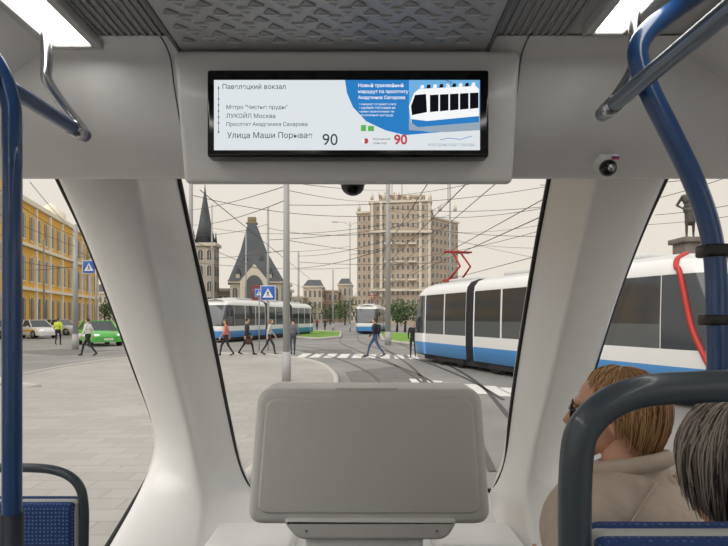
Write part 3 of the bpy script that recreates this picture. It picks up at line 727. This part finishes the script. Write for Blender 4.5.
# ---------------- buildings
bglass=mat('building_window',(88,92,96),.25)
def facade(m,A,B,z0,z1,floors,cols,trim,fr=.55,fh=.6,arch=False,inset=.12):
    A=V(A);B=V(B); u=(B-A); L=u.length; u.normalize(); nrm=V((u.y,-u.x,0)) 
    if nrm.dot(-A)<0: nrm=-nrm
    cw=L/cols; fhh=(z1-z0)/floors
    for i in range(cols):
        for j in range(floors):
            c=A+u*(cw*(i+.5))+V((0,0,z0+fhh*(j+.5))); w_=cw*fr/2; h_=fhh*fh/2
            def q(a,b,dn): return c+u*a+V((0,0,b))+nrm*dn
            m.add([q(-w_*1.25,-h_*1.15,inset*.4),q(w_*1.25,-h_*1.15,inset*.4),q(w_*1.25,h_*1.15,inset*.4),q(-w_*1.25,h_*1.15,inset*.4)],[[0,1,2,3]],trim)
            top_=[q(w_*math.cos(t),h_+w_*math.sin(t)*.8-w_*.4,inset*.6) for t in[math.pi*k/6 for k in range(7)]] if arch else [q(w_,h_,inset*.6),q(-w_,h_,inset*.6)]
            pl=[q(-w_,-h_,inset*.6),q(w_,-h_,inset*.6)]+top_; m.add(pl,[list(range(len(pl)))],bglass)
            m.add([q(-w_*.08,-h_,inset*.8),q(w_*.08,-h_,inset*.8),q(w_*.08,h_,inset*.8),q(-w_*.08,h_,inset*.8)],[[0,1,2,3]],trim)
def block(m,A,B,depth,z0,z1,wallm,floors,cols,trim,arch=False,sidecols=3,cornice=True,**k):
    A=V(A);B=V(B); u=(B-A).normalized(); n=V((-u.y,u.x,0))
    if n.dot(A)<0: n=-n
    C=B+n*depth; D=A+n*depth
    m.prism([V((p.x,p.y,z0)) for p in(A,B,C,D)],(0,0,z1-z0),wallm)
    facade(m,A,B,z0+.3,z1-.8,floors,cols,trim,arch=arch,**k)
    facade(m,B,C,z0+.3,z1-.8,floors,sidecols,trim,arch=arch,**k); facade(m,D,A,z0+.3,z1-.8,floors,sidecols,trim,arch=arch,**k)
    if cornice:
        o=.35; m.prism([V((p.x,p.y,z1-.5)) for p in(A-u*o-n*o,B+u*o-n*o,C+u*o+n*o,D-u*o+n*o)],(0,0,.55),trim)
def X(px,d): return V(((px-CX)/F*d,d,0))
def ZZ(py,d): return H+(HZ-py)/F*d
hz=mat('hotel_brick',(184,166,148),.8,var=.06,vscale=.3); ht=mat('hotel_trim',(214,205,190),.8)
m=M(); dd=150
block(m,X(357,150),X(431,146),26,0,ZZ(212,150),hz,13,15,ht,fr=.42,fh=.55)
block(m,X(431,150),X(458,160),22,0,ZZ(219,155),hz,12,7,ht,fr=.42,fh=.55)
block(m,X(370,145.5),X(431,144),10,0,ZZ(201,145),hz,14,12,ht,fr=.42,fh=.55)
block(m,X(380,147),X(424,146),8,ZZ(201,147),ZZ(196,147),ht,1,8,hz)
for py in(232,290): 
    z=ZZ(py,144); m.box((X(370,144)+X(431,143.5))/2+V((0,-.3,z)),(16.8,.8,.6),ht)
# balconies and pilasters on the tower face
for px in(372,381,420,429): p=X(px,144.6); m.box(p+V((0,-.3,ZZ(250,145))),(.7,.7,ZZ(203,145)-ZZ(297,145)),ht)
for px in(388,400,412):
    for py in(244,262,280): p=X(px,144.2); m.box(p+V((0,-.4,ZZ(py,145))),(2.2,1.0,.45),ht)
for px in(359,372,384,396,408,420,430,440,455):
    zt=ZZ(212 if px<370 or px>431 else 201,147); p=X(px,145.5); m.tube([p+V((0,0,zt)),p+V((0,0,zt+1.0)),p+V((0,0,zt+2.4))],[.5,.45,.05],ht,n=6)
sgm=mat('sign_red',(150,84,84),.6)
for i in range(5): 
    p=X(379+i*5,146); z=ZZ(199,146)
    m.box(p+V((0,0,z+1)),(.18,.15,1.5),sgm); m.box(p+V((.35,0,z+(1.6 if i%2 else 1))),(.6,.15,.2),sgm)
for px in(392,402,448): p=X(px,147); m.tube([p+V((0,0,ZZ(203,147))),p+V((0,0,ZZ(176,147)))],.10,mat('mast',(120,118,116),.6),n=5)
m.done('brick_hotel_building',fixn=True)
# yellow station building
yl=mat('yellow_stucco',(232,182,78),.8,var=.05,vscale=.5); yt=mat('white_stucco',(238,230,210),.8)
m=M(); A=X(-90,38);B=X(97,92)
block(m,A,B,18,0,15.2,yl,3,22,yt,arch=True,fr=.36,fh=.55,inset=.2)
u_=(B-A).normalized(); nn=V((u_.y,-u_.x,0)); 
if nn.dot(-A)<0: nn=-nn
for i in range(12):
    c=A+u_*((B-A).length*i/11)+nn*.1; m.box(c+V((0,0,7.4)),(.4,.3,14.4),yt,rz=math.atan2(u_.y,u_.x))
for z in(5.1,10.0): m.box((A+B)/2+nn*.15+V((0,0,z)),((B-A).length,.5,.35),yt,rz=math.atan2(u_.y,u_.x))
pa=A.lerp(B,.0)+nn*.6; pb=A.lerp(B,.33)+nn*.6
block(m,pa,pb,10,0,21,yl,4,7,yt,arch=True,fr=.40,fh=.55)
q0=A.lerp(B,.74)-nn*3
m.tube([q0+V((0,0,15)),q0+V((0,0,17)),q0+V((0,0,18.5))],[2.2,2.0,.1],yt,n=12)
m.done('yellow_station_building',fixn=True)
# gothic station
stn=mat('station_stone',(176,168,154),.8,var=.08,vscale=.3); slate=mat('slate_roof',(72,76,82),.6,var=.12,vscale=1.2); gold=mat('roof_crest',(130,116,88),.5); stl=mat('stone_light',(206,198,182),.8)
m=M(); d=95
block(m,X(180,96),X(292,104),12,0,ZZ(289,100),stn,2,22,stl,arch=True,fr=.5)
block(m,X(230,93),X(281,93),12,0,ZZ(280,93),stn,2,5,stl,arch=True,fr=.5)
zb=ZZ(281,93); zt=ZZ(220,93)
c1=[X(228,92.5),X(284,92.5),X(284,104),X(228,104)]; c2=[X(248,96),X(256,96),X(256,99),X(248,99)]
m.add([p+V((0,0,zb)) for p in c1]+[p.lerp(q,.60)+V((0,0,zb+(zt-zb)*.50)) for p,q in zip(c1,c2)]+[p+V((0,0,zt)) for p in c2],[[0,1,5,4],[1,2,6,5],[2,3,7,6],[3,0,4,7],[4,5,9,8],[5,6,10,9],[6,7,11,10],[7,4,8,11],[8,9,10,11]],slate)
m.box(X(252,97)+V((0,0,zt+.6)),(1.5,.8,1.3),gold,bev=.1); m.box(X(252,97)+V((0,0,zt+.1)),(2.0,1.2,.3),gold,bev=.05)
for px,pz in((238,276),(270,276),(246,262),(262,262)):
    p=X(px,92.8 if pz>270 else 94.2); z=ZZ(pz,93); m.box(p+V((0,.6,z)),(.7,1.6,.8),stn); m.add([p+V((-.5,-.3,z+.4)),p+V((.5,-.3,z+.4)),p+V((0,-.3,z+1.4)),p+V((-.5,2.,z+.4)),p+V((.5,2.,z+.4)),p+V((0,2.,z+1.4))],[[0,1,2],[0,2,5,3],[1,4,5,2]],slate)
g0=91.9
m.prism([V((P(x,y,g0).x,g0,P(x,y,g0).z)) for x,y in((240,281),(254,264),(268,281))]+[V((X(268,g0).x,g0,2)),V((X(240,g0).x,g0,2))],(0,.8,0),stl)
ar=[(254+9*math.cos(t),288-13*math.sin(t)) for t in[math.pi*k/10 for k in range(11)]]
m.prism([V((P(x,y,91.7).x,91.7,P(x,y,91.7).z)) for x,y in ar]+[V((X(245,91.7).x,91.7,2)),V((X(263,91.7).x,91.7,2))],(0,.3,0),bglass)
block(m,X(196,92),X(214,92),3.2,0,ZZ(243,92),stn,5,2,stl,arch=True,sidecols=2)
cx=X(205,93.6); zb=ZZ(243,93)
m.tube([cx+V((0,0,zb)),cx+V((0,0,zb+3.2)),cx+V((0,0,zb+8.6)),cx+V((0,0,zb+10.6))],[1.9,1.15,.22,.03],slate,n=8)
for dx in(-1.5,1.5):
    for dy in(-1.5,1.5): m.tube([cx+V((dx,dy,zb)),cx+V((dx,dy,zb+2.2))],[.3,.04],slate,n=6)
m.done('station_building_with_spire',fixn=True)
spec=[(110,150,160,296,(186,172,150)),(286,303,170,296,(180,168,155)),(303,322,180,286,(196,186,170)),(322,338,190,290,(180,150,130)),(338,352,200,284,(188,176,160)),(350,362,170,296,(205,196,182)),(455,500,190,285,(180,170,158)),(500,600,190,296,(190,180,165)),(600,760,150,290,(185,172,155)),(-60,20,150,286,(190,175,150)),(20,112,150,292,(200,190,170)),(150,232,160,298,(180,170,155))]
for i,(x0,x1,dq,py,c) in enumerate(spec):
    m=M(); block(m,X(x0,dq),X(x1,dq),12,0,ZZ(py,dq),mat('bgwall%d'%i,c,.85),3,max(3,int((x1-x0)/4.5)),stl,fr=.45)
    if i%2==0:
        a_,b_=X(x0,dq),X(x1,dq); z=ZZ(py,dq); m.add([a_+V((0,-.3,z)),b_+V((0,-.3,z)),b_+V((0,12,z)),a_+V((0,12,z)),a_+V((1,6,z+2.5)),b_+V((-1,6,z+2.5))],[[0,1,5,4],[1,2,5],[2,3,4,5],[3,0,4]],slate)
    m.done('city_building',fixn=True)
leaf=mat('leaves',(76,100,54),.8); leaf2=mat('leaves_dark',(54,76,42),.8); bark=mat('bark',(80,66,54),.9)
def tree(loc,h,r,n=1100,seed=1):
    rnd=random.Random(seed); m=M(); loc=V(loc)
    m.tube([(0,0,0),(0.05,0,h*.3),(0,.05,h*.6)],[.16,.12,.06],bark,n=8)
    cl=[]
    for i in range(9):
        a=rnd.uniform(0,6.28); rr=rnd.uniform(.2,.65)*r; c=V((rr*math.cos(a),rr*math.sin(a),h*rnd.uniform(.42,.85))); cl.append(c); m.tube([(0,0,h*.35),c],[.06,.02],bark,n=5)
    for i in range(n):
        c=rnd.choice(cl); p=c+V((rnd.gauss(0,1),rnd.gauss(0,1),rnd.gauss(0,1))).normalized()*rnd.uniform(.2,.55)*r; s_=rnd.uniform(.08,.17)*r/1.8
        a=V((rnd.gauss(0,1),rnd.gauss(0,1),rnd.gauss(0,1))).normalized(); b=a.orthogonal().normalized()
        m.add([p-a*s_,p+b*s_*.6,p+a*s_,p-b*s_*.6],[[0,1,2,3]],rnd.choice((leaf,leaf2)))
    m.done('tree',loc)
tree(X(405,62),4.4,1.9,seed=2); tree(X(397,66),3.4,1.4,seed=4)
for i,(px,dq,h_,r_) in enumerate(((345,120,6,3),(308,110,5,2.5),(296,125,6,3),(330,130,5.5,3),(388,105,5,2.4),(372,115,4,2.4),(118,110,6,3.2),(132,120,6,3),(104,100,5,2.4),(440,120,6,3))): tree(X(px,dq),h_,r_,seed=5+i,n=600)
# ---------------- poles, wires, signs
pg=mat('pole_grey',(165,165,164),.5); wire=mat('wire',(72,70,68),.6)
def pole(px,d,top,r,name='utility_pole',arms=0):
    p=X(px,d); zt=ZZ(top,d); m=M()
    m.tube([p,p+V((0,0,.9))],r*1.35,pg,n=12); m.tube([p+V((0,0,.9)),p+V((0,0,zt))],[r*1.1,r*.8],pg,n=12); m.ell(p+V((0,0,zt)),(r*.8,r*.8,r*.8),pg,2)
    for a in range(arms):
        sg=(-1,1)[a]; m.tube([p+V((0,0,zt-.6)),p+V((sg*.6,0,zt-.1)),p+V((sg*1.8,0,zt))],r*.4,pg,n=6,sm=4); m.box(p+V((sg*2.0,0,zt)),(.8,.25,.1),pg,bev=.03)
    m.done(name)
pole(286.5,15.3,120,.095); pole(191,30,120,.12); pole(388,36,150,.17); pole(268,44,208,.11); pole(298.5,58,252,.12,'street_lamp'); pole(246,60,232,.08); pole(75.5,31,226,.14)
pole(450,62,180,.12,'street_lamp',2); pole(350,70,222,.08,'street_lamp',2); pole(333,75,270,.12); pole(212,48,205,.07); pole(96,42,255,.08); pole(44,60,240,.12)
m=M()
def wr(a,b,sag=.3,r=.018):
    a=P(*a);b=P(*b); m.tube([a.lerp(b,t)-V((0,0,sag*4*t*(1-t))) for t in[i/10 for i in range(11)]],r*1.0,wire,n=4)
for a,b,s_,r in [((286,190,15.3),(388,200,36),.2,.010),((191,195,30),(388,215,36),.5,.02),((286,200,15.3),(191,225,30),.2,.012),((286,205,15.3),(600,176,18),.3,.010),((388,208,36),(620,196,30),.5,.018),((388,222,36),(600,235,26),.4,.018),
  ((268,228,44),(388,232,36),.4,.022),((268,240,44),(450,215,62),.5,.025),((350,255,70),(450,225,62),.4,.03),((190,262,60),(350,268,70),.4,.03),((298,262,58),(450,262,62),.3,.03),((298,268,58),(388,248,36),.3,.025),
  ((350,300,120),(470,180,15),.1,.015),((352,300,120),(545,215,14),.1,.015),((350,302,120),(430,180,14),.1,.012),((340,302,110),(200,190,18),.1,.015),((342,303,110),(190,240,24),.1,.015),
  ((355,302,120),(560,190,14),.1,.014),((358,302,120),(560,250,16),.1,.014),((356,301,120),(500,180,14),.1,.012),((388,190,36),(286,182,15.3),.1,.012),((388,196,36),(480,182,25),.1,.015),((388,230,36),(450,200,62),.2,.022),((388,240,36),(298,256,58),.3,.022),((388,260,36),(570,222,24),.3,.014),
  ((191,210,30),(286,186,15.3),.1,.012),((191,236,30),(268,224,44),.2,.018),((212,228,48),(388,224,36),.6,.018),((286,240,15.3),(388,252,36),.1,.010),((286,250,15.3),(191,258,30),.1,.010),((268,252,44),(350,246,70),.2,.022),((388,210,36),(560,205,20),.5,.014),((450,232,62),(600,214,30),.4,.018),((450,240,62),(570,248,30),.3,.018),
  ((-20,225,26),(75,262,31),.2,.018),((-20,250,26),(75,268,31),.2,.018),((75,240,31),(191,215,30),.4,.018),((0,190,20),(75,236,31),.2,.015),((20,270,50),(96,262,42),.2,.02),((75,250,31),(130,270,60),.2,.02),((-20,205,18),(75,246,31),.1,.014),((30,182,20),(75,232,31),.1,.012),((75,256,31),(191,250,30),.3,.015),
  ((650,200,20),(800,150,14),.1,.012),((655,215,20),(800,190,14),.1,.012),((457,240,62),(620,270,40),.3,.02),((540,185,20),(760,170,16),.2,.012),((640,225,24),(800,205,16),.1,.012)]: wr(a,b,s_,r)
m.done('overhead_wires')
sb_=mat('sign_blue',(35,95,185),.4); sw_=mat('sign_white',(235,235,235),.5); sk_=mat('sign_black',(20,20,20),.5)
def sign(px,py,d,w_):
    m=M(); c=P(px,py,d); m.tube([V((c.x,c.y+.06,0)),V((c.x,c.y+.06,c.z+w_*.5))],.035,pg,n=8)
    m.box(c,(w_,.03,w_),sw_,bev=.01); m.box(c+V((0,-.008,0)),(w_*.93,.03,w_*.93),sb_,bev=.01)
    t=w_*.36; y=-.026; m.add([c+V((-t,y,-t*.85)),c+V((t,y,-t*.85)),c+V((0,y,t*.9))],[[0,1,2]],sw_)
    y=-.030; k=w_*.1
    for a,b in(((0,.9),(0,-.3)),((0,-.2),(-.9,-2.2)),((0,-.2),(.9,-2.2)),((0,.6),(-.9,-.2)),((0,.6),(.9,-.1))): m.tube([c+V((a[0]*k,y,a[1]*k)),c+V((b[0]*k,y,b[1]*k))],w_*.02,sk_,n=5)
    m.ell(c+V((0,y,1.5*k)),(w_*.035,.005,w_*.035),sk_,1)
    m.done('crosswalk_sign')
sign(89,267,32,.78); sign(268,293,30,.84); sign(259,293,30.4,.45)
